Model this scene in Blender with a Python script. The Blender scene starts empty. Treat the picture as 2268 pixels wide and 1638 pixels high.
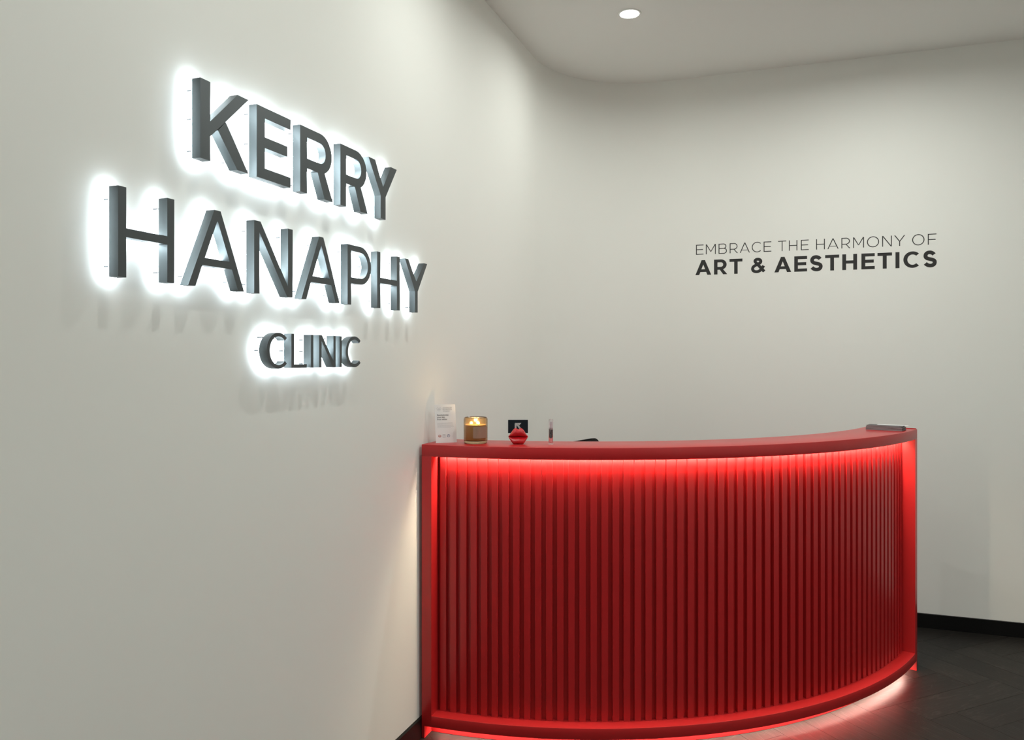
import bpy, bmesh, math, random
from math import sin, cos, pi, radians, hypot, sqrt, atan2
from mathutils import Vector, Matrix
from mathutils.geometry import delaunay_2d_cdt

random.seed(7)
S = bpy.context.scene
COL = S.collection

# ------------------------------------------------------------------ camera
cam_d = bpy.data.cameras.new('camera')
cam = bpy.data.objects.new('camera', cam_d)
COL.objects.link(cam)
cam.location = (0, 0, 1.45)
cam.rotation_euler = (radians(90), 0, radians(19.76))
cam_d.sensor_width = 36
cam_d.lens = 36 * 1754 / 2268
cam_d.shift_y = -26 / 2268
cam_d.clip_start = 0.02
S.camera = cam

# ------------------------------------------------------------------ world, exposure
W = bpy.data.worlds.new('world')
S.world = W
W.use_nodes = True
W.node_tree.nodes['Background'].inputs[0].default_value = (1, 1, 1, 1)
W.node_tree.nodes['Background'].inputs[1].default_value = 0.02
S.view_settings.view_transform = 'Standard'
S.view_settings.look = 'None'
S.view_settings.gamma = 1
S.view_settings.exposure = 0.0
S.view_settings.use_curve_mapping = False
S.cycles.max_bounces = 10
S.cycles.diffuse_bounces = 6
S.cycles.glossy_bounces = 4
S.cycles.transmission_bounces = 8
S.cycles.sample_clamp_indirect = 6

CEIL = 3.11
LX, BY = -1.362, 4.776          # left wall plane, back wall plane
RX, FY = 2.7, -2.6             # right wall and wall behind the camera
DOWN_COL = (0.965, 1.0, 0.945)
DOWN_SPOTS = [(-0.757, 3.782, 5.3), (-0.757, 2.61, 6.3), (-0.757, 1.44, 3.8), (-0.757, 0.27, 1.9), (-0.757, -0.9, 2.0),
              (0.45, 3.782, 12.5), (0.95, 1.9, 11.5), (0.95, 0.0, 7.5), (0.95, -1.6, 7.5), (2.1, 2.4, 10.0), (2.1, 0.2, 9.0)]   # x, y, watts; the unseen lamps on this line are added as room fill
LED_SIGN = 38.0
LED_TOP = 430.0
LED_LOW = 230.0

# ------------------------------------------------------------------ helpers
def lab(o, label=None, cat=None, group=None, kind=None):
    if label: o['label'] = label
    if cat: o['category'] = cat
    if group: o['group'] = group
    if kind: o['kind'] = kind
    return o

def empty(name, loc=(0, 0, 0), rz=0, **k):
    o = bpy.data.objects.new(name, None)
    o.empty_display_size = 0.05
    o.location = loc
    o.rotation_euler = (0, 0, rz)
    COL.objects.link(o)
    return lab(o, **k)

def link(name, me, mat=None, parent=None, loc=None, rot=None, **k):
    o = bpy.data.objects.new(name, me)
    COL.objects.link(o)
    if mat and not me.materials: me.materials.append(mat)
    if parent: o.parent = parent
    if loc: o.location = loc
    if rot: o.rotation_euler = rot
    return lab(o, **k)

def mesh_of(bm, name, smooth=None):
    bmesh.ops.recalc_face_normals(bm, faces=bm.faces)
    me = bpy.data.meshes.new(name)
    bm.to_mesh(me)
    bm.free()
    if smooth is not None:
        for p in me.polygons: p.use_smooth = True
        me.set_sharp_from_angle(angle=radians(smooth))
    return me

def bx(bm, x0, y0, z0, x1, y1, z1, M=None, bev=0):
    r = bmesh.ops.create_cube(bm, size=1)
    vs = r['verts']
    for v in vs:
        v.co = Vector(((x0 + x1) / 2 + v.co.x * (x1 - x0), (y0 + y1) / 2 + v.co.y * (y1 - y0), (z0 + z1) / 2 + v.co.z * (z1 - z0)))
    if bev:
        es = list({e for v in vs for e in v.link_edges})
        g = bmesh.ops.bevel(bm, geom=es, offset=bev, segments=2, affect='EDGES', profile=0.6)
        vs = list({v for f in g['faces'] for v in f.verts} | {v for v in vs if v.is_valid})
    if M:
        for v in vs: v.co = M @ v.co

def box_mesh(name, a, b, bev=0):
    bm = bmesh.new()
    bx(bm, *a, *b, bev=bev)
    return mesh_of(bm, name)

def lathe(bm, prof, n=48, M=None, ripple=None):
    """prof: list of (r, z). closed when the ends are on the axis"""
    rings = []
    for (r, z) in prof:
        if r < 1e-6:
            v = bm.verts.new((0, 0, z)); rings.append([v])
        else:
            ring = []
            for i in range(n):
                a = 2 * pi * i / n
                rr = r + (ripple(a) if ripple else 0)
                ring.append(bm.verts.new((rr * cos(a), rr * sin(a), z)))
            rings.append(ring)
    for A, B in zip(rings, rings[1:]):
        for i in range(n):
            j = (i + 1) % n
            if len(A) == 1 and len(B) == 1: continue
            if len(A) == 1: bm.faces.new((A[0], B[i], B[j]))
            elif len(B) == 1: bm.faces.new((A[i], A[j], B[0]))
            else: bm.faces.new((A[i], A[j], B[j], B[i]))
    if M:
        for ring in rings:
            for v in ring: v.co = M @ v.co

def tube(bm, p, q, r, n=12):
    p, q = Vector(p), Vector(q)
    d = q - p
    M = Matrix.Translation(p) @ d.to_track_quat('Z', 'Y').to_matrix().to_4x4()
    L = d.length
    lathe(bm, [(0, 0), (r, 0), (r, L), (0, L)], n, M)

# ------------------------------------------------------------------ materials
def mat(name, col, rough=0.5, metal=0.0, **k):
    m = bpy.data.materials.new(name)
    m.use_nodes = True
    b = m.node_tree.nodes['Principled BSDF']
    b.inputs['Base Color'].default_value = (*col, 1)
    b.inputs['Roughness'].default_value = rough
    b.inputs['Metallic'].default_value = metal
    for kk, v in k.items(): b.inputs[kk.replace('_', ' ')].default_value = v
    return m

def add_bump(m, scale=200, strength=0.1, dist=0.001, detail=3, coord='Object', stretch=None):
    nt = m.node_tree; N = nt.nodes; L = nt.links
    b = N['Principled BSDF']
    tc = N.new('ShaderNodeTexCoord'); nz = N.new('ShaderNodeTexNoise'); bp = N.new('ShaderNodeBump')
    nz.inputs['Scale'].default_value = scale; nz.inputs['Detail'].default_value = detail
    bp.inputs['Strength'].default_value = strength; bp.inputs['Distance'].default_value = dist
    if stretch:
        mp = N.new('ShaderNodeMapping'); mp.inputs['Scale'].default_value = stretch
        L.new(tc.outputs[coord], mp.inputs[0]); L.new(mp.outputs[0], nz.inputs['Vector'])
    else:
        L.new(tc.outputs[coord], nz.inputs['Vector'])
    L.new(nz.outputs['Fac'], bp.inputs['Height']); L.new(bp.outputs[0], b.inputs['Normal'])
    return nz

def vary(m, c1, c2, scale=1.5, detail=4):
    nt = m.node_tree; N = nt.nodes; L = nt.links
    b = N['Principled BSDF']
    tc = N.new('ShaderNodeTexCoord'); nz = N.new('ShaderNodeTexNoise'); cr = N.new('ShaderNodeValToRGB')
    nz.inputs['Scale'].default_value = scale; nz.inputs['Detail'].default_value = detail
    cr.color_ramp.elements[0].position = 0.3; cr.color_ramp.elements[1].position = 0.7
    cr.color_ramp.elements[0].color = (*c1, 1); cr.color_ramp.elements[1].color = (*c2, 1)
    L.new(tc.outputs['Object'], nz.inputs['Vector']); L.new(nz.outputs['Fac'], cr.inputs[0]); L.new(cr.outputs[0], b.inputs['Base Color'])

def emit(name, col, strength, one_sided=False):
    m = bpy.data.materials.new(name)
    m.use_nodes = True
    N = m.node_tree.nodes; N.clear()
    e = N.new('ShaderNodeEmission'); o = N.new('ShaderNodeOutputMaterial')
    e.inputs[0].default_value = (*col, 1); e.inputs[1].default_value = strength
    m.node_tree.links.new(e.outputs[0], o.inputs[0])
    if one_sided:                      # a light strip shines from its face only
        g = N.new('ShaderNodeNewGeometry'); mr = N.new('ShaderNodeMapRange')
        mr.inputs[3].default_value = strength; mr.inputs[4].default_value = 0
        m.node_tree.links.new(g.outputs['Backfacing'], mr.inputs[0]); m.node_tree.links.new(mr.outputs[0], e.inputs[1])
    return m

M_wall = mat('wall_paint', (0.85, 0.852, 0.812), 0.75)
vary(M_wall, (0.842, 0.842, 0.803), (0.855, 0.857, 0.82), 1.2)
add_bump(M_wall, 260, 0.06, 0.0006)
M_wall2 = mat('darkened_wall_paint', (0.42, 0.42, 0.405), 0.75)  # darkened in place of an unlit room behind the camera, dulls desk reflections
M_ceil = mat('ceiling_paint', (0.91, 0.91, 0.88), 0.85)
add_bump(M_ceil, 260, 0.05, 0.0006)
M_black = mat('black_skirting', (0.004, 0.004, 0.004), 0.5, Specular_IOR_Level=0.2)
add_bump(M_black, 90, 0.05, 0.0005)
M_red = mat('red_satin_lacquer', (0.47, 0.017, 0.019), 0.29, Specular_IOR_Level=0.5)
add_bump(M_red, 500, 0.05, 0.0003)
M_metal = mat('gunmetal', (0.10, 0.112, 0.118), 0.42, 0.75)
add_bump(M_metal, 300, 0.08, 0.0003, stretch=(1, 1, 0.1))
M_pin = mat('pin_steel', (0.05, 0.052, 0.055), 0.5, 0.3)
M_vinyl = mat('black_vinyl', (0.016, 0.015, 0.014), 0.55)
add_bump(M_vinyl, 400, 0.03, 0.0002)
M_led_sign = emit('sign_led', (0.80, 0.93, 1.0), LED_SIGN)
M_led_top = emit('desk_led_top', (1.0, 0.83, 0.60), LED_TOP, True)
M_led_low = emit('desk_led_low', (1.0, 0.82, 0.68), LED_LOW, True)
M_lens = emit('downlight_lens', (0.99, 1.0, 0.95), 30)
M_trim = mat('white_trim', (0.8, 0.8, 0.77), 0.4)

# dark wood floor
M_floor = mat('dark_wood_plank', (0.03, 0.026, 0.024), 0.46, Specular_IOR_Level=0.20)
def floor_nodes():
    nt = M_floor.node_tree; N = nt.nodes; L = nt.links; b = N['Principled BSDF']
    tc = N.new('ShaderNodeTexCoord'); oi = N.new('ShaderNodeObjectInfo')
    add = N.new('ShaderNodeVectorMath'); add.operation = 'ADD'
    sc = N.new('ShaderNodeVectorMath'); sc.operation = 'SCALE'; sc.inputs['Scale'].default_value = 37.0
    comb = N.new('ShaderNodeCombineXYZ')
    L.new(oi.outputs['Random'], comb.inputs[0]); L.new(oi.outputs['Random'], comb.inputs[1])
    L.new(comb.outputs[0], sc.inputs[0]); L.new(tc.outputs['Object'], add.inputs[0]); L.new(sc.outputs[0], add.inputs[1])
    mp = N.new('ShaderNodeMapping'); mp.inputs['Scale'].default_value = (2.2, 16, 1)
    L.new(add.outputs[0], mp.inputs[0])
    # slow warp of the growth rings
    n1 = N.new('ShaderNodeTexNoise'); n1.inputs['Scale'].default_value = 1.0; n1.inputs['Detail'].default_value = 3; n1.inputs['Distortion'].default_value = 0.8
    L.new(mp.outputs[0], n1.inputs['Vector'])
    wv = N.new('ShaderNodeMath'); wv.operation = 'MULTIPLY'; wv.inputs[1].default_value = 60
    sn = N.new('ShaderNodeMath'); sn.operation = 'SINE'
    L.new(n1.outputs['Fac'], wv.inputs[0]); L.new(wv.outputs[0], sn.inputs[0])
    n2 = N.new('ShaderNodeTexNoise'); n2.inputs['Scale'].default_value = 1.0; n2.inputs['Detail'].default_value = 6
    mp2 = N.new('ShaderNodeMapping'); mp2.inputs['Scale'].default_value = (8, 260, 1)
    L.new(add.outputs[0], mp2.inputs[0]); L.new(mp2.outputs[0], n2.inputs['Vector'])
    rp = N.new('ShaderNodeMapRange'); rp.inputs[1].default_value = 0.75; rp.inputs[2].default_value = 1.0; rp.inputs[3].default_value = 0; rp.inputs[4].default_value = 0.55
    L.new(sn.outputs[0], rp.inputs[0])
    mul = N.new('ShaderNodeMath'); mul.operation = 'MULTIPLY'
    L.new(rp.outputs[0], mul.inputs[0]); L.new(n2.outputs['Fac'], mul.inputs[1])
    fa = N.new('ShaderNodeMath'); fa.operation = 'MULTIPLY_ADD'; fa.inputs[1].default_value = 0.55
    L.new(n2.outputs['Fac'], fa.inputs[0]); L.new(mul.outputs[0], fa.inputs[2])
    cr = N.new('ShaderNodeValToRGB')
    cr.color_ramp.elements[0].position = 0.15; cr.color_ramp.elements[1].position = 0.75
    cr.color_ramp.elements[0].color = (0.009, 0.0077, 0.0068, 1); cr.color_ramp.elements[1].color = (0.036, 0.032, 0.0285, 1)
    L.new(fa.outputs[0], cr.inputs[0])
    hs = N.new('ShaderNodeHueSaturation')
    vr = N.new('ShaderNodeMapRange'); vr.inputs[3].default_value = 0.8; vr.inputs[4].default_value = 1.2
    L.new(oi.outputs['Random'], vr.inputs[0]); L.new(vr.outputs[0], hs.inputs['Value']); L.new(cr.outputs[0], hs.inputs['Color'])
    L.new(hs.outputs[0], b.inputs['Base Color'])
    bp = N.new('ShaderNodeBump'); bp.inputs['Strength'].default_value = 0.25; bp.inputs['Distance'].default_value = 0.0008
    L.new(fa.outputs[0], bp.inputs['Height']); L.new(bp.outputs[0], b.inputs['Normal'])
floor_nodes()
M_sub = mat('floor_base', (0.012, 0.011, 0.010), 0.7)

# ------------------------------------------------------------------ setting
CR = 0.62                                          # radius of the rounded corner
def wall_path(off=0.0, n=28):
    """line of the wall face from behind the camera, round the corner, to the right; off > 0 goes into the room"""
    pts = [(LX + off, FY)]
    cx, cy = LX + CR, BY - CR
    for i in range(n + 1):
        a = pi - (pi / 2) * i / n
        pts.append((cx + (CR - off) * cos(a), cy + (CR - off) * sin(a)))
    pts.append((RX, BY - off))
    return pts

def strip_solid(name, A, B, z0, z1, smooth=None):
    bm = bmesh.new()
    rows = []
    for (a, b) in zip(A, B):
        rows.append([bm.verts.new((a[0], a[1], z0)), bm.verts.new((a[0], a[1], z1)), bm.verts.new((b[0], b[1], z1)), bm.verts.new((b[0], b[1], z0))])
    for p, q in zip(rows, rows[1:]):
        for k in range(4):
            bm.faces.new((p[k], q[k], q[(k + 1) % 4], p[(k + 1) % 4]))
    bm.faces.new(rows[0]); bm.faces.new(rows[-1][::-1])
    return mesh_of(bm, name, smooth)

face = wall_path(0); outer = wall_path(-0.12)
nA = 1 + 1
link('wall_left', strip_solid('wall_left', face[:2], outer[:2], 0, CEIL), M_wall, kind='structure')
link('wall_corner', strip_solid('wall_corner', face[1:-1], outer[1:-1], 0, CEIL, 30), M_wall, kind='structure')
link('wall_back', strip_solid('wall_back', face[-2:], outer[-2:], 0, CEIL), M_wall, kind='structure')
link('wall_right', box_mesh('wall_right', (RX, FY, 0), (RX + 0.12, BY + 0.12, CEIL)), M_wall, kind='structure')
link('wall_front', box_mesh('wall_front', (LX - 0.12, FY - 0.12, 0), (RX + 0.12, FY, CEIL)), M_wall2, kind='structure')
link('ceiling', box_mesh('ceiling', (LX - 0.12, FY - 0.12, CEIL), (RX + 0.12, BY + 0.12, CEIL + 0.1)), M_ceil, kind='structure')
# skirting boards
BT = 0.0128
sk_in, sk_out = wall_path(BT), wall_path(0.0)
link('baseboard_left', strip_solid('baseboard_left', sk_in[:2], sk_out[:2], 0, 0.0745), M_black, kind='structure')
link('baseboard_corner', strip_solid('baseboard_corner', sk_in[1:-1], sk_out[1:-1], 0, 0.0745, 30), M_black, kind='structure')
link('baseboard_back', strip_solid('baseboard_back', sk_in[-2:], sk_out[-2:], 0, 0.0745), M_black, kind='structure')
link('baseboard_right', box_mesh('baseboard_right', (RX - BT, FY, 0), (RX, BY - BT, 0.0745)), M_black, kind='structure')

# herringbone floor of dark planks
fl = link('floor', box_mesh('floor', (LX - 0.12, FY - 0.12, -0.08), (RX + 0.12, BY + 0.12, -0.004)), M_sub, kind='structure')
PW = 0.2192
U0, V0 = 4.062, 2.836                # x+y and y-x offsets of the joints, metres
def plank_mesh(name, u0, u1, v0, v1, ang):
    """plank in its own frame (x along the board), clipped by the walls; centre returned"""
    g = 0.0008
    q = [(u0 + g, v0 + g), (u1 - g, v0 + g), (u1 - g, v1 - g), (u0 + g, v1 - g)]
    # u = x+y , v = y-x  (both in units of metre times sqrt2)
    P = [((u - v) / 2, (u + v) / 2) for (u, v) in q]
    for (nx, ny, d) in ((1, 0, LX), (-1, 0, -RX), (0, -1, -BY), (0, 1, FY)):
        out = []
        for i in range(len(P)):
            a, b = P[i], P[(i + 1) % len(P)]
            da, db = a[0] * nx + a[1] * ny - d, b[0] * nx + b[1] * ny - d
            if da >= 0: out.append(a)
            if (da >= 0) != (db >= 0):
                t = da / (da - db)
                out.append((a[0] + (b[0] - a[0]) * t, a[1] + (b[1] - a[1]) * t))
        P = out
        if len(P) < 3: return None
    return P

full = {}
def add_plank(u0, u1, v0, v1):
    ang = radians(45) if (u1 - u0) > (v1 - v0) else radians(135)
    P = plank_mesh('plank', u0, u1, v0, v1, ang)
    if not P: return
    uc, vc = (u0 + u1) / 2, (v0 + v1) / 2
    c = Vector(((uc - vc) / 2, (uc + vc) / 2, 0))
    whole = len(P) == 4 and all(LX + .01 < p[0] < RX - .01 and FY + .01 < p[1] < BY - .01 for p in P)
    key = round(ang, 3)
    if whole and key in full:
        me = full[key]
    else:
        R = Matrix.Rotation(-ang, 3, 'Z')
        bm = bmesh.new()
        top = [bm.verts.new(R @ (Vector((p[0], p[1], 0)) - c)) for p in P]
        f = bm.faces.new(top)
        ins = bmesh.ops.inset_region(bm, faces=[f], thickness=0.0016, depth=0)
        for v in top: v.co.z = -0.0012
        ed = [e for e in bm.edges if e.is_boundary]
        ex = bmesh.ops.extrude_edge_only(bm, edges=ed)
        for v in [x for x in ex['geom'] if isinstance(x, bmesh.types.BMVert)]: v.co.z = -0.0045
        me = mesh_of(bm, 'plank')
        # keep tops facing up
        if me.polygons[0].normal.z < 0 and me.polygons[0].center.z > -0.0001: me.flip_normals()
        me.materials.append(M_floor)
        if whole: full[key] = me
    link('plank', me, None, fl, loc=c, rot=(0, 0, ang))

cnt = 0
for r in range(-32, 16):
    for m in range(-5, 6):
        a = 1 - r + 8 * m
        add_plank(U0 + a * PW, U0 + (a + 4) * PW, V0 + r * PW, V0 + (r + 1) * PW)
for a in range(-40, 20):
    for m in range(-5, 6):
        r = 5 - a + 8 * m
        add_plank(U0 + a * PW, U0 + (a + 1) * PW, V0 + r * PW, V0 + (r + 4) * PW)

# ------------------------------------------------------------------ downlights
lens_bm = bmesh.new(); lathe(lens_bm, [(0, -0.009), (0.02, -0.0085), (0.035, -0.006), (0.045, 0)], 48); lens_me = mesh_of(lens_bm, 'lens'); lens_me.materials.append(M_lens)
trim_bm = bmesh.new(); lathe(trim_bm, [(0.045, -0.0005), (0.0465, -0.004), (0.054, -0.004), (0.0565, 0.0), (0.045, 0.0)], 48); trim_me = mesh_of(trim_bm, 'trim_ring', 40); trim_me.materials.append(M_trim)
for i, (x, y, watts) in enumerate(DOWN_SPOTS):
    if i == 0:
        e = empty('downlight', (x, y, CEIL), label='round white recessed ceiling downlight glowing above the red desk', cat='light', group='recessed ceiling downlights')
    else:
        e = empty('downlight', (x, y, CEIL), label='round recessed ceiling downlight, one of an unseen set with some added as fill', cat='light', group='recessed ceiling downlights')
    link('lens', lens_me, None, e, loc=(0, 0, -0.0008))
    link('trim_ring', trim_me, None, e)
    ld = bpy.data.lights.new('downlight_lamp', 'AREA')
    ld.shape = 'DISK'; ld.size = 0.036; ld.energy = watts; ld.color = DOWN_COL; ld.spread = radians(170)
    lo = bpy.data.objects.new('downlight_lamp', ld); COL.objects.link(lo)
    lo.location = (x, y, CEIL - 0.012)

# ------------------------------------------------------------------ reception desk (curved)
DC = Vector((-1.3485, 4.703, 0)); DR = 1.97
A0, A1 = radians(-90), radians(-17.67)
TOPZ, TOPB = 1.121, 1.075
RB, RT = 0.046, 0.0886
def P(r, a, z): return Vector((DC.x + r * cos(a), DC.y + r * sin(a), z))
def sweep(name, prof, a0, a1, n=72, smooth=40):
    """closed profile of (r, z) swept between two angles about the desk centre"""
    bm = bmesh.new()
    rows = [[bm.verts.new(P(r, a0 + (a1 - a0) * i / n, z)) for (r, z) in prof] for i in range(n + 1)]
    k = len(prof)
    for p, q in zip(rows, rows[1:]):
        for j in range(k): bm.faces.new((p[j], q[j], q[(j + 1) % k], p[(j + 1) % k]))
    bm.faces.new(rows[0]); bm.faces.new(rows[-1][::-1])
    return mesh_of(bm, name, smooth)
def rprof(r0, z0, r1, z1, b=0.003):
    out = []
    for cx, cz, a in ((r1 - b, z1 - b, 0), (r0 + b, z1 - b, 90), (r0 + b, z0 + b, 180), (r1 - b, z0 + b, 270)):
        for k in range(3):
            t = radians(a + 45 * k); out.append((cx + b * cos(t), cz + b * sin(t)))
    return out

DEP = 0.225
desk = empty('reception_desk', (-1.2, 3.0, 0), label='long curved glossy red reception desk with vertical slats and hidden strip lighting', cat='desk')
inv = Matrix.Translation((1.2, -3.0, 0))
def dpart(name, me, m=M_red, **k):
    me.transform(inv)
    return link(name, me, m, desk, **k)
CH_T, CH_L = 1.092, 0.069          # roofs of the two light channels
wt = rprof(DR - DEP, TOPB, DR, TOPZ)
wt = wt[:9] + [(DR - 0.085, TOPB), (DR - 0.085, CH_T), (DR - 0.018, CH_T), (DR - 0.018, TOPB)] + wt[9:]
dpart('worktop', sweep('worktop', wt, A0, A1))
lr = rprof(DR - 0.085, RB, DR, RT, 0.002)
lr = lr[:9] + [(DR - 0.066, RB), (DR - 0.066, CH_L), (DR - 0.014, CH_L), (DR - 0.014, RB)] + lr[9:]
dpart('lower_rail', sweep('lower_rail', lr, A0 + 0.0057, A1 - 0.0057))
dpart('slat_backing_panel', sweep('slat_backing_panel', [(DR - 0.0848, RT), (DR - 0.071, RT), (DR - 0.071, CH_T - .0003), (DR - 0.0848, CH_T - .0003)], A0 + 0.02, A1 - 0.02))
dpart('plinth', sweep('plinth', [(DR - 0.085, 0), (DR - 0.062, 0), (DR - 0.062, RB - 0.0003), (DR - 0.085, RB - 0.0003)], A0 + 0.006, A1 - 0.006))
dpart('rear_panel', sweep('rear_panel', [(DR - DEP, 0), (DR - DEP + 0.015, 0), (DR - DEP + 0.015, TOPB), (DR - DEP, TOPB)], A0 + 0.006, A1 - 0.006))
# end panels: thin boards down to the floor with a thicker stile above the rail
TH_E = 0.011; TH_S = 0.040
for (a, sg, w) in ((A0, 1, 'left'), (A1, -1, 'right')):
    da = TH_E / DR * sg; ds = TH_S / DR * sg
    dpart('end_panel', sweep('end_panel', rprof(DR - DEP, 0.0, DR, TOPB + 0.001, 0.0015), min(a, a + da), max(a, a + da), 2))
    dpart('stile', sweep('stile', rprof(DR - 0.085, RB, DR, TOPB + 0.001, 0.0015), min(a + da, a + ds), max(a + da, a + ds), 2))
for a, b_ in ((A0 + 0.0003, A0 + TH_S / DR), (A1 - TH_S / DR, A1 - 0.0003)):
    dpart('channel_end_block', sweep('channel_end_block', [(DR - 0.0847, TOPB + .0002), (DR - 0.0183, TOPB + .0002), (DR - 0.0183, CH_T - .0002), (DR - 0.0847, CH_T - .0002)], a, b_, 2))  # unseen filler, added to stop strip light leaking out at the channel ends
# raised lip along the far end of the worktop
dpart('end_lip', sweep('end_lip', rprof(DR - 0.19, TOPZ - 0.001, DR - 0.004, TOPZ + 0.003, 0.001), A1 - 0.0028, A1 - 0.0001, 1))
# slats
NS = 56
aS0, aS1 = A0 + 0.044 / DR, A1 - 0.048 / DR
slat_me = None
sw = 0.0241
for i in range(NS):
    a = aS0 + (aS1 - aS0) * (i + 0.5) / NS
    if slat_me is None:
        bm = bmesh.new()
        bx(bm, -0.0713, -sw / 2, RT, -0.0545, sw / 2, CH_T - 0.0004, bev=0.0006)
        slat_me = mesh_of(bm, 'slat'); slat_me.materials.append(M_red)
    p = P(DR, a, 0)
    link('slat', slat_me, None, desk, loc=(p.x + 1.2, p.y - 3.0, 0), rot=(0, 0, a))
# light strips
def flatstrip(name, r0, r1, z, a0, a1, n=24, drop=0.0):
    zs = {r0: z, r1: z - drop}
    bm = bmesh.new()
    rows = [[bm.verts.new(P(r, a0 + (a1 - a0) * i / n, zs[r])) for r in (r0, r1)] for i in range(n + 1)]
    for p, q in zip(rows, rows[1:]): bm.faces.new((p[0], p[1], q[1], q[0]))
    bm.normal_update()
    for f in bm.faces:
        if f.normal.z > 0: f.normal_flip()
    me = bpy.data.meshes.new(name); bm.to_mesh(me); bm.free(); return me
dpart('light_strip', flatstrip('light_strip', DR - 0.0525, DR - 0.0455, CH_T - 0.0012, A0 + 0.032, A1 - 0.032, 40, 0.009), M_led_top, label='warm white strip under the worktop')
dpart('light_strip', flatstrip('light_strip', DR - 0.054, DR - 0.046, CH_L - 0.0012, A0 + 0.014, A1 - 0.014, 40, 0.007), M_led_low, label='white strip under the bottom rail')

# ------------------------------------------------------------------ glyphs
def rect(x0, y0, x1, y1): return [(x0, y0), (x1, y0), (x1, y1), (x0, y1)]
def arcband(cx, cy, rx, ry, ix, iy, a0, a1, n=24, icx=None):
    icx = cx if icx is None else icx
    o = [(cx + rx * cos(radians(a0 + (a1 - a0) * i / n)), cy + ry * sin(radians(a0 + (a1 - a0) * i / n))) for i in range(n + 1)]
    q = [(icx + ix * cos(radians(a0 + (a1 - a0) * i / n)), cy + iy * sin(radians(a0 + (a1 - a0) * i / n))) for i in range(n + 1)]
    return [[o[i], o[i + 1], q[i + 1], q[i]] for i in range(n)]
def line(pts, t):
    """stroke of a smooth polyline, one quad per step"""
    n = len(pts); L = []; R = []
    for i, p in enumerate(pts):
        a = pts[max(i - 1, 0)]; b = pts[min(i + 1, n - 1)]
        dx, dy = b[0] - a[0], b[1] - a[1]; l = hypot(dx, dy) or 1
        nx, ny = -dy / l * t / 2, dx / l * t / 2
        L.append((p[0] + nx, p[1] + ny)); R.append((p[0] - nx, p[1] - ny))
    return [[L[i], L[i + 1], R[i + 1], R[i]] for i in range(n - 1)]
def bez(p, n=10):
    """chain of cubic beziers: p = [P0, c1, c2, P1, c1, c2, P2 ...]"""
    out = []
    for s in range(0, len(p) - 1, 3):
        a, b, c, d = p[s:s + 4]
        for i in range(n + (1 if s + 3 >= len(p) - 1 else 0)):
            t = i / n; m = 1 - t
            out.append(tuple(m**3 * a[k] + 3 * m * m * t * b[k] + 3 * m * t * t * c[k] + t**3 * d[k] for k in (0, 1)))
    return out

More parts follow.
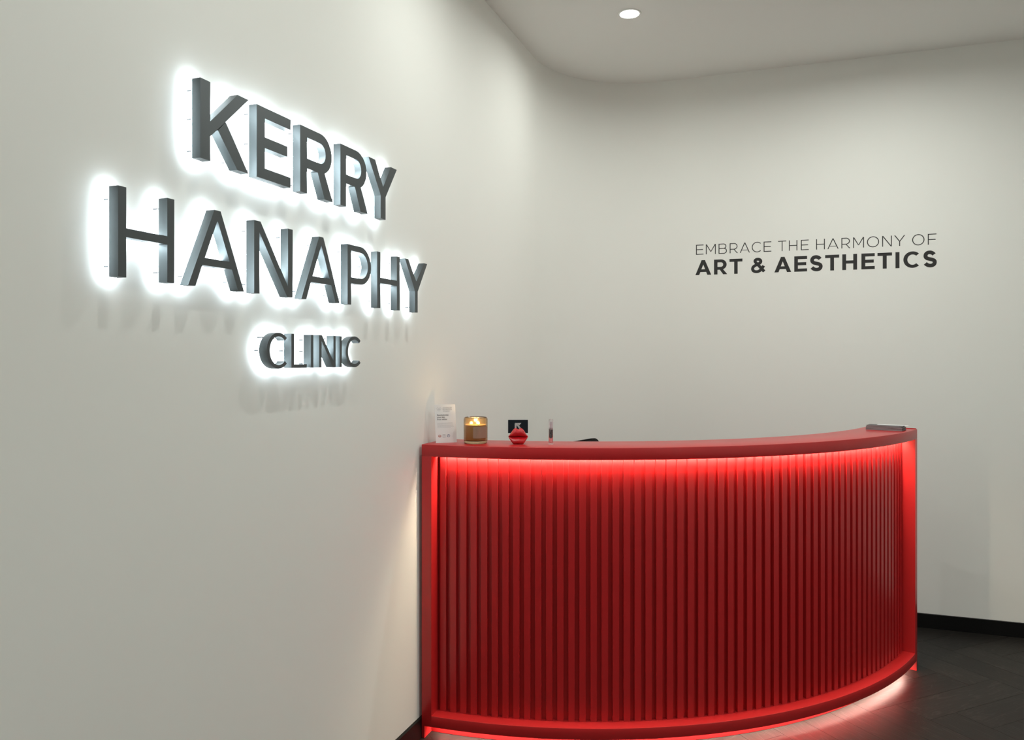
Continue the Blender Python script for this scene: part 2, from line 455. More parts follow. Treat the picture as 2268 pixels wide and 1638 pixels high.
def glyph(ch, w, h, t, b=None, o={}):
    """polygons of one capital letter: w wide, h tall, stem t, bar b"""
    b = b or t * 0.9
    g = []
    if ch in 'EFLHIKRPBNMD': g.append(rect(0, 0, t, h))
    if ch == 'E':
        m = o.get('mid', 0.505) * h; mw = o.get('mw', 0.92) * w
        g += [rect(0, h - b, w, h), rect(0, 0, w, b), rect(0, m - b / 2, mw, m + b / 2)]
    elif ch == 'F':
        g += [rect(0, h - b, w, h), rect(0, 0.47 * h - b / 2, w * 0.9, 0.47 * h + b / 2)]
    elif ch == 'L': g += [rect(0, 0, w, b)]
    elif ch == 'T': g += [rect(0, h - b, w, h), rect(w / 2 - t / 2, 0, w / 2 + t / 2, h)]
    elif ch == 'H':
        m = o.get('mid', 0.497) * h
        g += [rect(w - t, 0, w, h), rect(0, m - b / 2, w, m + b / 2)]
    elif ch == 'K':
        g += [[(t * 0.9, 0.502 * h), (t, 0.502 * h), (0.131 / 0.173 * w, h), (w, h), (t, 0.31 * h), (t * 0.9, 0.31 * h)],
              [(0.060 / 0.173 * w, 0.425 * h), (0.0872 / 0.173 * w, 0.571 * h), (w, 0), (0.1297 / 0.173 * w, 0)]]
    elif ch == 'A':
        d = o.get('d', 1.08) * t; c = o.get('cx', 0.5) * w; ap = o.get('ap', 1.02) * t
        v1, v2 = o.get('bar', (0.272, 0.368))
        g += [[(0, 0), (d, 0), (c + ap / 2, h), (c - ap / 2, h)], [(w - d, 0), (w, 0), (c + ap / 2, h), (c - ap / 2, h)]]
        xl = lambda v: d * 0.5 + (c - d * 0.5) * v
        xr = lambda v: (w - d * 0.5) + (c - (w - d * 0.5)) * v
        g += [[(xl(v1), v1 * h), (xr(v1), v1 * h), (xr(v2), v2 * h), (xl(v2), v2 * h)]]
    elif ch == 'N':
        d = o.get('d', 1.2) * t
        g += [rect(w - t, 0, w, h), [(0, h), (d, h), (w, 0), (w - d, 0)]]
    elif ch == 'M':
        d = o.get('d', 1.15) * t; f = o.get('vee', 0.28) * h
        c = w / 2
        g += [rect(w - t, 0, w, h), [(0, h), (d, h), (c + d * 0.42, f), (c - d * 0.42, f)], [(w - d, h), (w, h), (c + d * 0.42, f), (c - d * 0.42, f)]]
    elif ch == 'Y':
        c = w / 2; d = o.get('d', 1.28) * t; cr = o.get('cr', 0.59) * h; js = 0.41 * h
        g += [rect(c - t / 2, 0, c + t / 2, js), [(0, h), (d, h), (c, cr), (c + t / 2, js), (c - t / 2, js)],
              [(w - d, h), (w, h), (c + t / 2, js), (c - t / 2, js), (c, cr)]]
    elif ch in 'RP':
        bo = o.get('bo', 0.383 if ch == 'R' else 0.36) * h
        ro = (h - bo) / 2; bw = o.get('bw', w)
        ri = ro - b; cy = bo + ro; ex = o.get('ex', 1.08)
        cx = bw - ro * ex
        g += [rect(0, h - b, cx, h), rect(0, bo, cx, bo + b)]
        g += arcband(cx, cy, ro * ex, ro, bw - t * o.get('bt', 1) - cx, ri, -90, 90)
        if ch == 'R':
            lt = o.get('lt', 1.22) * t
            lx = o.get('lx', 0.49) * w
            g += [[(lx, bo + b * 0.5), (lx + lt * 0.85, bo + b * 0.5), (w, 0), (w - lt, 0)]]
    elif ch == 'B':
        m = 0.52 * h
        for (y0, y1, bw) in ((m - b / 2, h, w * 0.93), (0, m + b / 2, w)):
            ro = (y1 - y0) / 2; cx = bw - ro
            g += [rect(0, y1 - b, cx, y1), rect(0, y0, cx, y0 + b)]
            g += arcband(cx, y0 + ro, ro, ro, ro - t, ro - b, -90, 90)
    elif ch == 'C':
        rx = o.get('rx', 0.56) * w; ry = h / 2 + 0.012 * h; a = o.get('a', 46)
        g += arcband(rx, h / 2, rx, ry, rx - t, ry - b, a, 360 - a, 40)
    elif ch == 'O':
        g += arcband(w / 2, h / 2, w / 2, h / 2 + 0.012 * h, w / 2 - t, h / 2 + 0.012 * h - b, 0, 360, 48)
    elif ch == 'S':
        k = t / 2; X = lambda u: k + u * (w - 2 * k); Yv = lambda v: -0.012 * h + k * 0.92 + v * (h * 1.024 - 2 * k * 0.92)
        pts = [(0.90, 0.83), (0.78, 0.95), (0.62, 1.0), (0.46, 1.0), (0.22, 1.0), (0.06, 0.90), (0.06, 0.74), (0.06, 0.56), (0.30, 0.53), (0.50, 0.49),
               (0.74, 0.44), (0.97, 0.42), (0.97, 0.25), (0.97, 0.08), (0.78, 0.0), (0.54, 0.0), (0.36, 0.0), (0.18, 0.06), (0.04, 0.18)]
        g += line(bez([(X(a), Yv(c)) for a, c in pts], 10), t)
    elif ch == '&':
        k = t / 2; X = lambda u: k * 0.8 + u * (w - 1.6 * k); Yv = lambda v: -0.012 * h + k * 0.9 + v * (h * 1.024 - 1.8 * k)
        pts = [(0.99, 0.0), (0.75, 0.25), (0.45, 0.58), (0.27, 0.76), (0.16, 0.88), (0.26, 1.0), (0.45, 1.0), (0.62, 1.0), (0.72, 0.90), (0.70, 0.79),
               (0.67, 0.58), (0.02, 0.56), (0.02, 0.25), (0.02, 0.08), (0.18, 0.0), (0.36, 0.0), (0.62, 0.0), (0.82, 0.22), (0.93, 0.47)]
        g += line(bez([(X(a), Yv(c)) for a, c in pts], 10), t * 0.86)
    return g

def union_mesh(polys, depth, name, dissolve=True):
    """merge overlapping polygons into one outline (x, y) and give it depth along z from 0 to depth"""
    vs, fs = [], []
    for p in polys:
        ar = sum(p[i][0] * p[(i + 1) % len(p)][1] - p[(i + 1) % len(p)][0] * p[i][1] for i in range(len(p)))
        if abs(ar) < 1e-12: continue
        if ar < 0: p = p[::-1]
        fs.append(list(range(len(vs), len(vs) + len(p)))); vs += [Vector(q) for q in p]
    r = delaunay_2d_cdt(vs, [], fs, 0, 1e-7)
    bm = bmesh.new()
    V = [bm.verts.new((v.x, v.y, 0)) for v in r[0]]
    keep = []
    for f, of in zip(r[2], r[5]):
        if of:
            try: keep.append(bm.faces.new([V[i] for i in f]))
            except ValueError: pass
    for v in [v for v in bm.verts if not v.link_faces]: bm.verts.remove(v)
    if dissolve:
        bmesh.ops.dissolve_limit(bm, angle_limit=radians(1), verts=bm.verts, edges=bm.edges)
    if depth:
        ex = bmesh.ops.extrude_face_region(bm, geom=list(bm.faces), use_keep_orig=True)
        for v in [x for x in ex['geom'] if isinstance(x, bmesh.types.BMVert)]: v.co.z += depth
        bmesh.ops.remove_doubles(bm, verts=bm.verts, dist=1e-7)
    return mesh_of(bm, name)

# ------------------------------------------------------------------ back-lit sign letters on the left wall
# local glyph frame: x along the wall (world +y), y up, z out of the wall (world +x)
M_wallL = Matrix(((0, 0, 1, 0), (1, 0, 0, 0), (0, 1, 0, 0), (0, 0, 0, 1)))
GAP, DPT = 0.016, 0.025
ROWS = [
    (1.918, 0.187, 0.0335, 0.028, [
        ('K', 1.493, 0.173, {}, [(.02, .86), (.02, .5), (.02, .1), (.70, .1)], 'large backlit dark grey metal letter K, first of the top row'),
        ('E', 1.698, 0.146, dict(mid=.512, mw=.9), [(.02, .88), (.02, .47), (.02, .1), (.85, .08)], 'large backlit dark grey metal letter E, second in the top row'),
        ('R', 1.888, 0.167, dict(bw=.161, lt=1.33, lx=.47), [(.02, .88), (.02, .1), (.86, .65), (.72, .15)], 'large backlit dark grey metal letter R right after the E in the top row'),
        ('R', 2.096, 0.163, dict(bw=.156, lt=1.33, lx=.47), [(.02, .88), (.02, .1), (.86, .65), (.72, .15)], 'large backlit dark grey metal letter R just before the Y in the top row'),
        ('Y', 2.265, 0.193, dict(cr=.577), [(.1, .95), (.9, .93), (.45, .1)], 'large backlit dark grey metal letter Y ending the top row')]),
    (1.6175, 0.187, 0.0212, 0.0185, [
        ('H', 1.255, 0.156, {}, [(.022, .86), (.022, .12), (.88, .88), (.88, .12)], 'tall backlit dark grey metal letter H starting the middle row, far left'),
        ('A', 1.454, 0.195, {}, [(.44, .87), (.07, .12), (.86, .12)], 'tall backlit dark grey metal letter A between the first H and the N'),
        ('N', 1.688, 0.165, {}, [(.022, .86), (.022, .12), (.9, .88), (.86, .1)], 'tall backlit dark grey metal letter N in the middle row'),
        ('A', 1.894, 0.198, {}, [(.44, .87), (.07, .12), (.86, .12)], 'tall backlit dark grey metal letter A between the N and the P'),
        ('P', 2.137, 0.144, dict(bt=.98), [(.05, .88), (.05, .1), (.88, .7)], 'tall backlit dark grey metal letter P in the middle row'),
        ('H', 2.321, 0.159, {}, [(.022, .86), (.022, .12), (.9, .88), (.9, .12)], 'tall backlit dark grey metal letter H between the P and the Y'),
        ('Y', 2.519, 0.180, dict(cr=.604, d=1.22), [(.1, .95), (.9, .93), (.45, .1)], 'tall backlit dark grey metal letter Y ending the middle row')]),
    (1.423, 0.0945, 0.0125, 0.0100, [
        ('C', 1.739, 0.092, {}, [(.17, .87), (.035, .5), (.8, .1)], 'small backlit dark grey metal letter C starting the bottom row'),
        ('L', 1.847, 0.073, {}, [(.035, .84), (.035, .5), (.8, .05)], 'small backlit dark grey metal letter L in the bottom row'),
        ('I', 1.940, 0.0125, {}, [(.22, .84), (.22, .5), (.22, .12)], 'small backlit dark grey metal letter I between the L and the N'),
        ('N', 1.982, 0.088, {}, [(.08, .88), (.08, .12), (.9, .9)], 'small backlit dark grey metal letter N in the bottom row'),
        ('I', 2.092, 0.0125, {}, [(.22, .84), (.22, .5), (.22, .12)], 'small backlit dark grey metal letter I between the N and the last C'),
        ('C', 2.127, 0.092, {}, [(.17, .87), (.035, .5), (.8, .1)], 'small backlit dark grey metal letter C ending the bottom row')])]
pin_bm = bmesh.new(); tube(pin_bm, (0, 0, 0), (GAP + 0.001, 0, 0), 0.0018, 12); pin_me = mesh_of(pin_bm, 'standoff_pin', 40); pin_me.materials.append(M_pin)
KW = 1.362 / 1.350                    # sizes were measured for a wall at 1.350 m
GAP *= KW; DPT *= KW
for (z0, h, t, b, letters) in ROWS:
    z0 = 1.45 + (z0 - 1.45) * KW; h *= KW; t *= KW; b *= KW
    for (ch, y0, w, o, pins, label) in letters:
        y0 *= KW; w *= KW; o = {k_: (v_ * KW if k_ == 'bw' else v_) for k_, v_ in o.items()}
        e = empty('sign_letter', (LX, y0, z0), label=label, cat='sign letter', group='backlit letters on the left wall')
        gl = glyph(ch, w, h, t, b, o)
        me = union_mesh(gl, DPT, 'letter_body'); me.transform(M_wallL)
        link('letter_body', me, M_metal, e, loc=(GAP, 0, 0))
        me = union_mesh(gl, 0, 'led_panel', False); me.transform(M_wallL)
        link('led_panel', me, M_led_sign, e, loc=(GAP - 0.0012, 0, 0), label='white light panel behind the letter')
        for (pu, pv) in pins:
            link('standoff_pin', pin_me, None, e, loc=(0, max(pu * w, 0.0024), pv * h))

# ------------------------------------------------------------------ vinyl lettering on the back wall
# local frame: x = world +x, y up, z out of the wall (world -y)
M_wallB = Matrix(((1, 0, 0, 0), (0, 0, -1, 0), (0, 1, 0, 0), (0, 0, 0, 1)))
def vinyl(name, z0, h, t, b, items, label):
    e = empty(name, (items[0][1], BY, z0), label=label, cat='wall lettering')
    for (ch, x0, x1, o) in items:
        me = union_mesh(glyph(ch, x1 - x0, h, t, b, o), 0.0004, 'letter')
        me.transform(M_wallB)
        link('letter', me, M_vinyl, e, loc=(x0 - items[0][1], -0.0001, 0))
AO = dict(d=1.05, ap=1.1, bar=(.24, .29)); KO = {}
vinyl('wall_lettering', 2.0615, 0.0585, 0.0046, 0.0043, [
    ('E', -.5593, -.5157, {}), ('M', -.5022, -.4457, dict(vee=.25)), ('B', -.4295, -.3826, {}), ('R', -.3666, -.3205, dict(bo=.36, bw=.044, lx=.45)),
    ('A', -.3097, -.2540, AO), ('C', -.2431, -.1900, {}), ('E', -.1778, -.1359, {}),
    ('T', -.0990, -.0550, {}), ('H', -.0404, .0046, {}), ('E', .0237, .0649, {}),
    ('H', .1040, .1499, {}), ('A', .1634, .2210, AO), ('R', .2357, .2813, dict(bo=.36, bw=.0435, lx=.45)), ('M', .2958, .3511, dict(vee=.25)),
    ('O', .3661, .4269, {}), ('N', .4423, .4902, {}), ('Y', .5024, .5559, dict(cr=.49, d=1.2)),
    ('O', .5903, .6502, {}), ('F', .6663, .7078, {})],
    'thin black capitals on the back wall reading EMBRACE THE HARMONY OF')
AB = dict(d=1.14, ap=.98, bar=(.20, .38))
vinyl('wall_lettering', 1.941, 0.0873, 0.0196, 0.0168, [
    ('A', -.5629, -.4718, AB), ('R', -.4555, -.3805, dict(bo=.31, bw=.0715, lx=.36, lt=1.18)), ('T', -.3679, -.2952, {}),
    ('&', -.2479, -.1660, {}),
    ('A', -.1191, -.0285, AB), ('E', -.0119, .0564, dict(mw=.93)), ('S', .0701, .1396, {}), ('T', .1512, .2242, {}),
    ('H', .2401, .3160, dict(mid=.5)), ('E', .3379, .4052, dict(mw=.93)), ('T', .4188, .4914, {}), ('I', .5085, .5281, {}),
    ('C', .5474, .6275, dict(rx=.56)), ('S', .6425, .7108, {})],
    'bold black capitals on the back wall reading ART & AESTHETICS')

# ------------------------------------------------------------------ things on the desk
TH = radians(19.76)
def on_plane(px, py, z=TOPZ):
    u = (px - 1134) / 1754; v = -(py - 793) / 1754
    d = Vector((u * cos(TH) - sin(TH), u * sin(TH) + cos(TH), v)); t = (z - 1.45) / v
    return Vector((d.x * t, d.y * t, z))
TZ = TOPZ + 0.0002

def text_mesh(body, size, name, bold=0.0, align='LEFT', depth=0.00008):
    c = bpy.data.curves.new(name, 'FONT'); c.body = body; c.size = size; c.align_x = align; c.offset = bold; c.extrude = depth; c.resolution_u = 3
    o = bpy.data.objects.new('tmp', c); COL.objects.link(o)
    bpy.context.view_layer.update()
    me = bpy.data.meshes.new_from_object(o)
    bpy.data.objects.remove(o); bpy.data.curves.remove(c)
    me.name = name
    return me

# --- leaflet ---
M_paper = mat('white_card', (0.80, 0.79, 0.79), 0.5)
add_bump(M_paper, 600, 0.02, 0.0002)
M_ink = mat('grey_ink', (0.10, 0.10, 0.11), 0.6); M_ink2 = mat('light_grey_ink', (0.36, 0.36, 0.38), 0.6)
M_inkr = mat('red_ink', (0.45, 0.12, 0.08), 0.6); M_inkb = mat('blue_ink', (0.16, 0.22, 0.34), 0.6)
pl_, pr_ = on_plane(965.5, 981), on_plane(1012, 979.2)
dirx = (pr_ - pl_); wid = dirx.length; ang = atan2(dirx.y, dirx.x)
LF = empty('leaflet', (pl_.x, pl_.y, TZ), ang, label='tall white printed leaflet standing upright at the left end of the desk', cat='leaflet')
LH, lean = 0.150, radians(9.5)
leaf_rot = (pi / 2 - lean, 0, 0)      # card frame: x right, y up, z toward the camera
# in the card frame y is up; rotation about x by 90-lean makes the top lean away
def card_solid(w, h, t=0.0006):
    bm = bmesh.new(); bx(bm, 0, 0, -t, w, h, 0); return mesh_of(bm, 'card')
link('front_card', card_solid(wid, LH), M_paper, LF, rot=leaf_rot)
bm = bmesh.new(); bx(bm, 0.018, -0.0006, 0, wid - 0.004, 0, LH * 0.985)
link('back_card', mesh_of(bm, 'back_card'), M_paper, LF, loc=(0, 2 * LH * sin(lean), 0), rot=(lean, 0, 0))
cardR = Matrix.Rotation(leaf_rot[0], 4, 'X')
def print_on(parent, me, x, y, m, name, z=0.0002, rot=None):
    me.transform(Matrix.Translation((x, y, z)))
    me.transform(cardR if rot is None else rot)
    link(name, me, m, parent)
k = wid / 0.080
print_on(LF, text_mesh('ADVANCED\nNUTRITION', 0.0066 * k, 'logo_text'), 0.031 * k, 0.134, M_ink2, 'logo_text')
print_on(LF, text_mesh('PROGRAMME', 0.0042 * k, 'logo_text'), 0.032 * k, 0.1215, M_ink2, 'logo_text')
def ring_polys(cx, cy, r, t, n=28, a0=0, a1=360): return arcband(cx, cy, r, r, r - t, r - t, a0, a1, n)
lg = []
for (cx, cy, rot) in ((0.0135, 0.133, 0), (0.0225, 0.133, 0), (0.018, 0.1285, 0)):
    s = 0.0042
    q = [(cx - s, cy), (cx, cy + s), (cx + s, cy), (cx, cy - s), (cx - s, cy)]
    q = [(a, b_) for a, b_ in q]
    r_ = []
    for i in range(28):
        a = 2 * pi * i / 28
        rr = s * (1 + 0.10 * cos(4 * a))
        r_.append((cx + rr * cos(a), cy + rr * sin(a)))
    r_.append(r_[0]); lg += line(r_, 0.0005)
print_on(LF, union_mesh(lg, 0.0001, 'logo'), 0, 0, M_ink2, 'logo', 0.0001)
print_on(LF, text_mesh('Revolutionise\nyour skin\nfrom within', 0.0080 * k, 'heading_text', 0.00012), 0.0085 * k, 0.1055, M_ink, 'heading_text')
rb = random.Random(3)
dashes = []                            # small print too fine to read: five rows of word-length strokes
for row in range(5):
    x, end = 0.0, (0.060, 0.060, 0.061, 0.063, 0.050)[row] * k
    while x < end - 0.002:
        w_ = min(rb.uniform(0.002, 0.006), end - x)
        dashes.append(rect(x, -row * 0.0044, x + w_, -row * 0.0044 + 0.0008)); x += w_ + 0.0009
print_on(LF, union_mesh(dashes, 0.0001, 'small_print'), 0.0085 * k, 0.0765, M_ink2, 'small_print', 0.0001)
print_on(LF, union_mesh(ring_polys(0.0165, 0.0265, 0.0058, 0.0011, a0=0, a1=360) + [rect(0.0108, 0.0253, 0.0222, 0.0281)], 0.0001, 'badge'), 0, 0, M_inkr, 'badge', 0.0001)
print_on(LF, union_mesh([rect(0.0285, 0.0325 - .0018, 0.0395, 0.0325), rect(0.0285, 0.0205, 0.0395, 0.0213), rect(0.0285, 0.0205, 0.0293, 0.0325), rect(0.0387, 0.0205, 0.0395, 0.0325), rect(0.031, 0.0235, 0.037, 0.0245), rect(0.031, 0.0270, 0.037, 0.0280)], 0.0001, 'badge'), 0, 0, M_ink2, 'badge', 0.0001)
print_on(LF, union_mesh(ring_polys(0.0520, 0.0270, 0.0058, 0.0016) + line([(0.0475, 0.0245), (0.052, 0.029), (0.0555, 0.031)], 0.0015), 0.0001, 'badge'), 0, 0, M_inkb, 'badge', 0.0001)

# --- candle ---
cp = on_plane(1053.5, 980.5)
CA = empty('candle', (cp.x, cp.y, TZ), label='lit candle in a ribbed amber glass jar beside the white leaflet', cat='candle')
M_amber = mat('amber_glass', (0.90, 0.70, 0.44), 0.20, Transmission_Weight=1.0, IOR=1.45)
M_clearg = mat('thick_glass_base', (0.70, 0.66, 0.52), 0.05, Transmission_Weight=1.0, IOR=1.45)
M_wax = mat('amber_wax', (0.62, 0.42, 0.235), 0.5, Subsurface_Weight=0.3)
M_wax.node_tree.nodes['Principled BSDF'].inputs['Subsurface Radius'].default_value = (0.02, 0.008, 0.003)
M_flame = emit('flame', (1.0, 0.66, 0.30), 90)
M_label = mat('brown_label', (0.30, 0.185, 0.125), 0.6)
add_bump(M_label, 500, 0.1, 0.0003)
M_wick = mat('wick', (0.02, 0.015, 0.01), 0.9)
R0 = 0.0462; HT = 0.1
rip = lambda a: 0.00035 * cos(64 * a)
bm = bmesh.new()
lathe(bm, [(0, 0), (R0 - 0.004, 0), (R0 - 0.0006, 0.003), (R0 - 0.001, 0.007), (R0, 0.009), (R0, HT - 0.008), (R0 - 0.0012, HT - 0.003), (R0 - 0.0035, HT), (R0 - 0.0055, HT - 0.003), (R0 - 0.0045, HT - 0.010), (R0 - 0.0040, 0.013), (R0 - 0.008, 0.010), (0, 0.010)], 192)
for v in bm.verts:
    if 0.009 < v.co.z < HT - 0.006 and hypot(v.co.x, v.co.y) > R0 - 0.001:
        a = atan2(v.co.y, v.co.x); v.co.x += rip(a) * cos(a); v.co.y += rip(a) * sin(a)
link('glass_jar', mesh_of(bm, 'glass_jar', 40), M_amber, CA)
bm = bmesh.new(); lathe(bm, [(0, 0.0102), (R0 - 0.0085, 0.0102), (R0 - 0.0047, 0.0135), (R0 - 0.0048, 0.0715), (R0 - 0.008, 0.070), (0.012, 0.069), (0, 0.069)], 64)
link('wax', mesh_of(bm, 'wax', 40), M_wax, CA)
for (wx, wy) in ((-0.015, -0.010), (0.012, -0.006), (0.002, 0.014)):
    bm = bmesh.new(); tube(bm, (wx, wy, 0.0685), (wx + 0.001, wy, 0.0755), 0.0008, 8)
    link('wick', mesh_of(bm, 'wick'), M_wick, CA)
    bm = bmesh.new(); lathe(bm, [(0, 0), (0.0042, 0.0015), (0.0056, 0.004), (0.0036, 0.0075), (0, 0.011)], 16)
    link('flame', mesh_of(bm, 'flame', 60), M_flame, CA, loc=(wx + 0.001, wy, 0.0735))
# printed label on the side turned to the camera, a little right of centre
dcam = atan2(-cp.y, -cp.x)
bm = bmesh.new()
rows = []
for i in range(17):
    a = dcam + radians(-12 + 82 * i / 16)
    rows.append([bm.verts.new(((R0 + r_) * cos(a), (R0 + r_) * sin(a), z)) for (r_, z) in ((0.0005, 0.022), (0.0005, 0.066), (0.0009, 0.066), (0.0009, 0.022))])
for p, q in zip(rows, rows[1:]):
    for j in range(4): bm.faces.new((p[j], q[j], q[(j + 1) % 4], p[(j + 1) % 4]))
bm.faces.new(rows[0]); bm.faces.new(rows[-1][::-1])
link('label', mesh_of(bm, 'label', 40), M_label, CA, label='dull brown printed label')
pt = bpy.data.lights.new('candle_glow', 'POINT'); pt.energy = 0.12; pt.color = (1, 0.62, 0.25); pt.shadow_soft_size = 0.006
po = bpy.data.objects.new('candle_glow', pt); COL.objects.link(po); po.location = (cp.x, cp.y, TZ + 0.088)

# --- lips card holder and the card it holds ---
lp = on_plane(1147.5, 982)
lang = atan2(cos(TH), -sin(TH)) - pi / 2 + 0.02
LI = empty('lips_card_holder', (lp.x, lp.y, TZ), lang, label='glossy red lips-shaped ornament holding a business card', cat='card holder')
M_lips = mat('glossy_red_ceramic', (0.50, 0.006, 0.012), 0.12, Coat_Weight=0.6)
nz = add_bump(M_lips, 90, 0.35, 0.002, stretch=(3, 1, 0.5))
LWD, LHT = 0.0765, 0.0615
def outline(u):          # u -1..1 -> (seam z, top z, bottom z) in units of height
    a = abs(u)
    seam = 0.44 + 0.03 * cos(u * pi) * (1 - a) + 0.02 * a
    top = [(0, .925), (.10, .955), (.22, 1.0), (.38, .985), (.55, .88), (.70, .74), (.85, .60), (.95, .52), (1, .46)]
    bot = [(0, .0), (.45, .0), (.56, .03), (.68, .13), (.80, .24), (.90, .33), (1, .43)]
    def ip(T, x):
        for (x0, y0), (x1, y1) in zip(T, T[1:]):
            if x <= x1: return y0 + (y1 - y0) * (x - x0) / (x1 - x0)
        return T[-1][1]
    return seam, ip(top, a), ip(bot, a)
bm = bmesh.new(); rings = []
NU, NF = 40, 15
for i in range(NU + 1):
    u = -1 + 2 * i / NU
    sm, tp, bt = outline(u)
    d = max(0.0, 1 - abs(u) ** 2.2) ** 0.55
    ring = []
    for j in range(NF + 1):                 # lower lip front, bottom to seam
        s = j / NF
        ring.append((bt + (sm - bt) * s, 0.004 + d * (0.006 + 0.024 * sin(pi * min(1, 0.12 + 0.88 * s)) ** 0.55 * (1 if s < .97 else .7))))
    for j in range(NF + 1):                 # upper lip front
        s = j / NF
        ring.append((sm + (tp - sm) * s + (0.004 if j == 0 else 0), 0.004 + d * (0.006 + 0.022 * sin(pi * min(1, 0.05 + 0.87 * s)) ** 0.6)))
    for s in (0.85, 0.5, 0.15):             # back
        ring.append((bt + (tp - bt) * s, -0.004 - 0.010 * d * sin(pi * s)))
    x = u * LWD / 2
    rings.append([bm.verts.new((x, -yy, z * LHT)) for (z, yy) in ring])
for A, B in zip(rings, rings[1:]):
    n = len(A)
    for j in range(n): bm.faces.new((A[j], B[j], B[(j + 1) % n], A[(j + 1) % n]))
bm.faces.new(rings[0]); bm.faces.new(rings[-1][::-1])
bmesh.ops.translate(bm, verts=bm.verts, vec=(0, 0, -min(v.co.z for v in bm.verts)))
link('lips', mesh_of(bm, 'lips', 70), M_lips, LI)
M_card = mat('navy_black_card', (0.008, 0.014, 0.020), 0.5, Specular_IOR_Level=0.2)
M_silver = mat('silver_print', (0.80, 0.84, 0.84), 0.4)
BC = empty('business_card', (lp.x, lp.y, TZ), lang, label='black business card with a silver striped letter K held upright by the red lips', cat='card')
bm = bmesh.new(); bx(bm, -0.0385, 0.0152, 0.039, 0.0385, 0.0158, 0.0905)
link('card', mesh_of(bm, 'card'), M_card, BC)
# the striped K: slanting silver bars
kp = []
Kq = lambda x, y: ((x - 790) * 0.000125, (620 - y) * 0.000125)
def kstripe(xa, ya, xb, yb, w):
    kp.append([Kq(xa, ya), Kq(xa + w, ya), Kq(xb + w, yb), Kq(xb, yb)])
for i in range(4): kstripe(695 + i * 14, 545 + i * 13, 695 + i * 14, 780, 8.5)
for i in range(4): kstripe(697 + i * 17, 527, 697 + i * 17 + 200, 780, 10)
for i in range(6):
    xt = 776 + i * 21; f = (xt - 752) / 170
    kstripe(xt, 527, xt - 75 * f, 527 + 95 * f, 13)
me = union_mesh(kp, 0.0002, 'emblem'); me.transform(Matrix.Rotation(pi / 2, 4, 'X'))
link('emblem', me, M_silver, BC, loc=(-0.0005, 0.0152, 0.0668), label='silver striped letter K')

# --- tester vial ---
vp = on_plane(1220, 983)
VI = empty('perfume_vial', (vp.x, vp.y, TZ), TH, label='slim clear tester vial with a small K standing right of the lips', cat='vial')
M_clear = mat('clear_plastic', (0.98, 0.955, 0.96), 0.08, Transmission_Weight=1.0, IOR=1.22)
M_cap = mat('frosted_cap', (0.93, 0.89, 0.91), 0.15, Transmission_Weight=0.9, IOR=1.22)
M_pump = mat('pump_metal', (0.72, 0.66, 0.69), 0.3, 0.0)
M_kink = mat('black_print', (0.05, 0.045, 0.045), 0.5)
bm = bmesh.new(); lathe(bm, [(0, 0), (0.0100, 0), (0.0100, 0.001), (0.0086, 0.004), (0.0086, 0.058), (0.0072, 0.0605), (0.0072, 0.058), (0.0070, 0.007), (0.0, 0.005)], 40)
link('bottle', mesh_of(bm, 'bottle', 40), M_clear, VI)
bm = bmesh.new(); lathe(bm, [(0, 0.0655), (0.0086, 0.0605), (0.0088, 0.062), (0.0088, 0.0935), (0.0082, 0.095), (0, 0.095)], 40)
link('cap', mesh_of(bm, 'cap', 40), M_cap, VI)
bm = bmesh.new(); lathe(bm, [(0, 0.0560), (0.0058, 0.0560), (0.0062, 0.0640), (0.0045, 0.0650), (0.0045, 0.084), (0.0035, 0.086), (0, 0.086)], 24)
link('spray_pump', mesh_of(bm, 'spray_pump', 40), M_pump, VI, loc=(0.001, 0, 0))
bm = bmesh.new(); tube(bm, (0.001, 0, 0.007), (0, 0, 0.057), 0.0008, 8)
link('dip_tube', mesh_of(bm, 'dip_tube'), M_cap, VI)
me = union_mesh(glyph('K', 0.0075, 0.0090, 0.0022), 0.0001, 'emblem')
me.transform(Matrix.Rotation(pi / 2, 4, 'X'))
link('emblem', me, M_kink, VI, loc=(-0.0020, -0.0089, 0.0380), label='black letter K')



# --- booklets at the right end ---
M_cover = mat('grey_cover', (0.055, 0.046, 0.050), 0.4)
M_pages = mat('page_edges', (0.42, 0.38, 0.39), 0.7)
add_bump(M_pages, 900, 0.3, 0.0004, stretch=(0.05, 0.05, 8))
bl_, br_ = on_plane(1917, 950.8), on_plane(2000, 955.0)
bdir = br_ - bl_; bw_ = bdir.length; bang = atan2(bdir.y, bdir.x)
zz = 0.0003
labs = ['folded grey booklet at the very bottom of the stack on the right desk end', 'folded grey booklet second from bottom in the stack on the right desk end',
        'folded grey booklet just below the top one in the right desk end stack', 'folded grey booklet topmost in the stack on the right desk end']
def booklet_mesh(w, d, t):
    """folded cover: two leaves joined by a round spine on the +x side"""
    prof = []
    n = 8; ct = 0.0006
    prof.append((0, 0))
    for i in range(n + 1):
        a = -pi / 2 + pi * i / n; prof.append((w - t / 2 + t / 2 * cos(a), t / 2 + t / 2 * sin(a)))
    prof.append((0, t)); prof.append((0, t - ct))
    for i in range(n + 1):
        a = pi / 2 - pi * i / n; prof.append((w - t / 2 + (t / 2 - ct) * cos(a), t / 2 + (t / 2 - ct) * sin(a)))
    prof.append((0, ct))
    bm = bmesh.new()
    A = [bm.verts.new((x, 0, z)) for x, z in prof]; B = [bm.verts.new((x, d, z)) for x, z in prof]
    k = len(prof)
    for j in range(k): bm.faces.new((A[j], A[(j + 1) % k], B[(j + 1) % k], B[j]))
    bm.faces.new(A); bm.faces.new(B[::-1])
    cov = mesh_of(bm, 'cover')
    bm = bmesh.new(); bx(bm, 0.001, 0.001, ct + 0.0001, w - t / 2, d - 0.001, t - ct - 0.0001)
    return cov, mesh_of(bm, 'pages')
bd = 0.072
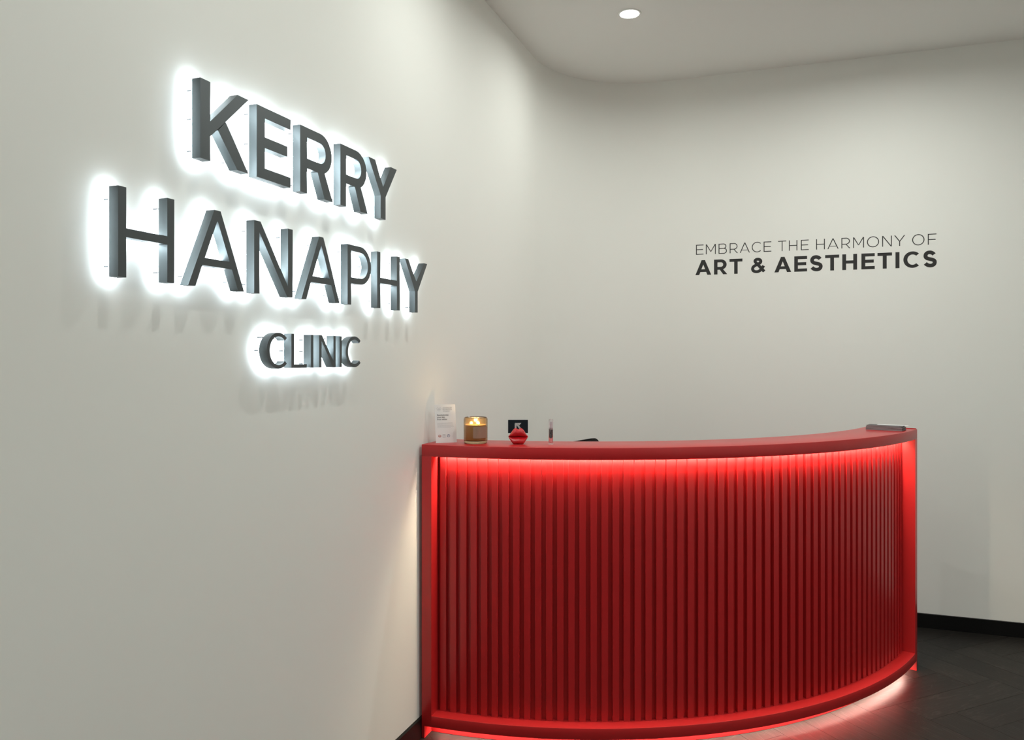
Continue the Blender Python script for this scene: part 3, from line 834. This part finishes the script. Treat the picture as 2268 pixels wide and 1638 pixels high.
base = Vector((bl_.x, bl_.y, 0))
for i in range(4):
    t = 0.0052 if i < 3 else 0.0046
    w = bw_ - (0.0, 0.002, 0.001, 0.008)[i]
    off = (0.0, 0.001, 0.0005, 0.003)[i]
    e = empty('booklet', (base.x + off * cos(bang), base.y + off * sin(bang), TOPZ + zz), bang + radians((0, 0.5, -0.4, 1.2)[i]), label=labs[i], cat='booklet', group='stack of grey booklets on the right end of the desk')
    c_, p_ = booklet_mesh(w, bd, t)
    link('cover', c_, M_cover, e); link('pages', p_, M_pages, e)
    zz += t + 0.0002
ps = empty('paper_sheet', (base.x + 0.02 * cos(bang), base.y + 0.02 * sin(bang), TOPZ + zz), bang + radians(2), label='white sheet lying on top of the booklet stack at the right end of the desk', cat='paper')
bm = bmesh.new(); bx(bm, 0.02, 0.046, 0, bw_ - 0.008, bd + 0.006, 0.0004)
link('sheet', mesh_of(bm, 'sheet'), M_paper, ps)

# ------------------------------------------------------------------ office chair behind the desk
M_fab = mat('black_chair_fabric', (0.008, 0.008, 0.007), 0.85)
add_bump(M_fab, 700, 0.2, 0.0006)
M_plas = mat('black_plastic', (0.012, 0.012, 0.012), 0.4)
CH = empty('office_chair', (-0.853, 3.60, 0), radians(52), label='black swivel office chair behind the desk, only its back top showing', cat='chair')
def rounded_panel(name, w, h, t, r, top_tilt=0.0, curve=0.02):
    bm = bmesh.new()
    pts = []
    for cx, cz, a in ((w / 2 - r, h - r, 0), (-w / 2 + r, h - r, 90), (-w / 2 + r, r, 180), (w / 2 - r, r, 270)):
        for k_ in range(7):
            aa = radians(a + 15 * k_); x = cx + r * cos(aa); z = cz + r * sin(aa)
            z += top_tilt * x * (z / h)
            pts.append((x, z))
    A = [bm.verts.new((x, -t / 2 + curve * (2 * x / w) ** 2, z)) for x, z in pts]; B = [bm.verts.new((x, t / 2 + curve * (2 * x / w) ** 2, z)) for x, z in pts]
    k_ = len(pts)
    for j in range(k_): bm.faces.new((A[j], A[(j + 1) % k_], B[(j + 1) % k_], B[j]))
    f1 = bm.faces.new(A); f2 = bm.faces.new(B[::-1])
    bmesh.ops.bevel(bm, geom=[e for f in (f1, f2) for e in f.edges], offset=0.010, segments=3, affect='EDGES')
    return mesh_of(bm, name, 50)
link('backrest', rounded_panel('backrest', 0.44, 0.56, 0.045, 0.045, 0.085), M_fab, CH, loc=(0, 0.22, 0.474), rot=(radians(-6), 0, 0))
bm = bmesh.new(); bx(bm, -0.235, -0.24, 0.43, 0.235, 0.22, 0.50, bev=0.025)
link('seat', mesh_of(bm, 'seat', 50), M_fab, CH)
bm = bmesh.new(); tube(bm, (0, 0, 0.10), (0, 0, 0.43), 0.026, 20)
link('gas_column', mesh_of(bm, 'gas_column', 40), M_plas, CH)
bm = bmesh.new(); bx(bm, -0.03, 0.10, 0.40, 0.03, 0.262, 0.43, bev=0.006); bx(bm, -0.03, 0.245, 0.405, 0.03, 0.262, 0.62, bev=0.006)
link('back_bracket', mesh_of(bm, 'back_bracket'), M_plas, CH)
for sx in (-1, 1):
    bm = bmesh.new(); bx(bm, sx * 0.262 - 0.03, -0.12, 0.66, sx * 0.262 + 0.03, 0.13, 0.69, bev=0.008); bx(bm, sx * 0.262 - 0.012, -0.03, 0.45, sx * 0.262 + 0.012, 0.03, 0.665, bev=0.004); bx(bm, min(sx * 0.20, sx * 0.27), -0.03, 0.44, max(sx * 0.20, sx * 0.27), 0.03, 0.46, bev=0.004)
    link('armrest', mesh_of(bm, 'armrest'), M_plas, CH)
for k_ in range(5):
    a = 2 * pi * k_ / 5
    R_ = Matrix.Rotation(a, 4, 'Z')
    bm = bmesh.new(); bx(bm, 0.0, -0.02, 0.075, 0.29, 0.02, 0.105, bev=0.006)
    bmesh.ops.transform(bm, matrix=R_, verts=bm.verts)
    lg_ = link('base_arm', mesh_of(bm, 'base_arm'), M_plas, CH)
    bm = bmesh.new(); tube(bm, (0.28, -0.022, 0.0305), (0.28, 0.022, 0.0305), 0.030, 20); tube(bm, (0.28, 0, 0.03), (0.28, 0, 0.08), 0.008, 10)
    bmesh.ops.transform(bm, matrix=R_, verts=bm.verts)
    link('caster', mesh_of(bm, 'caster', 40), M_plas, lg_)
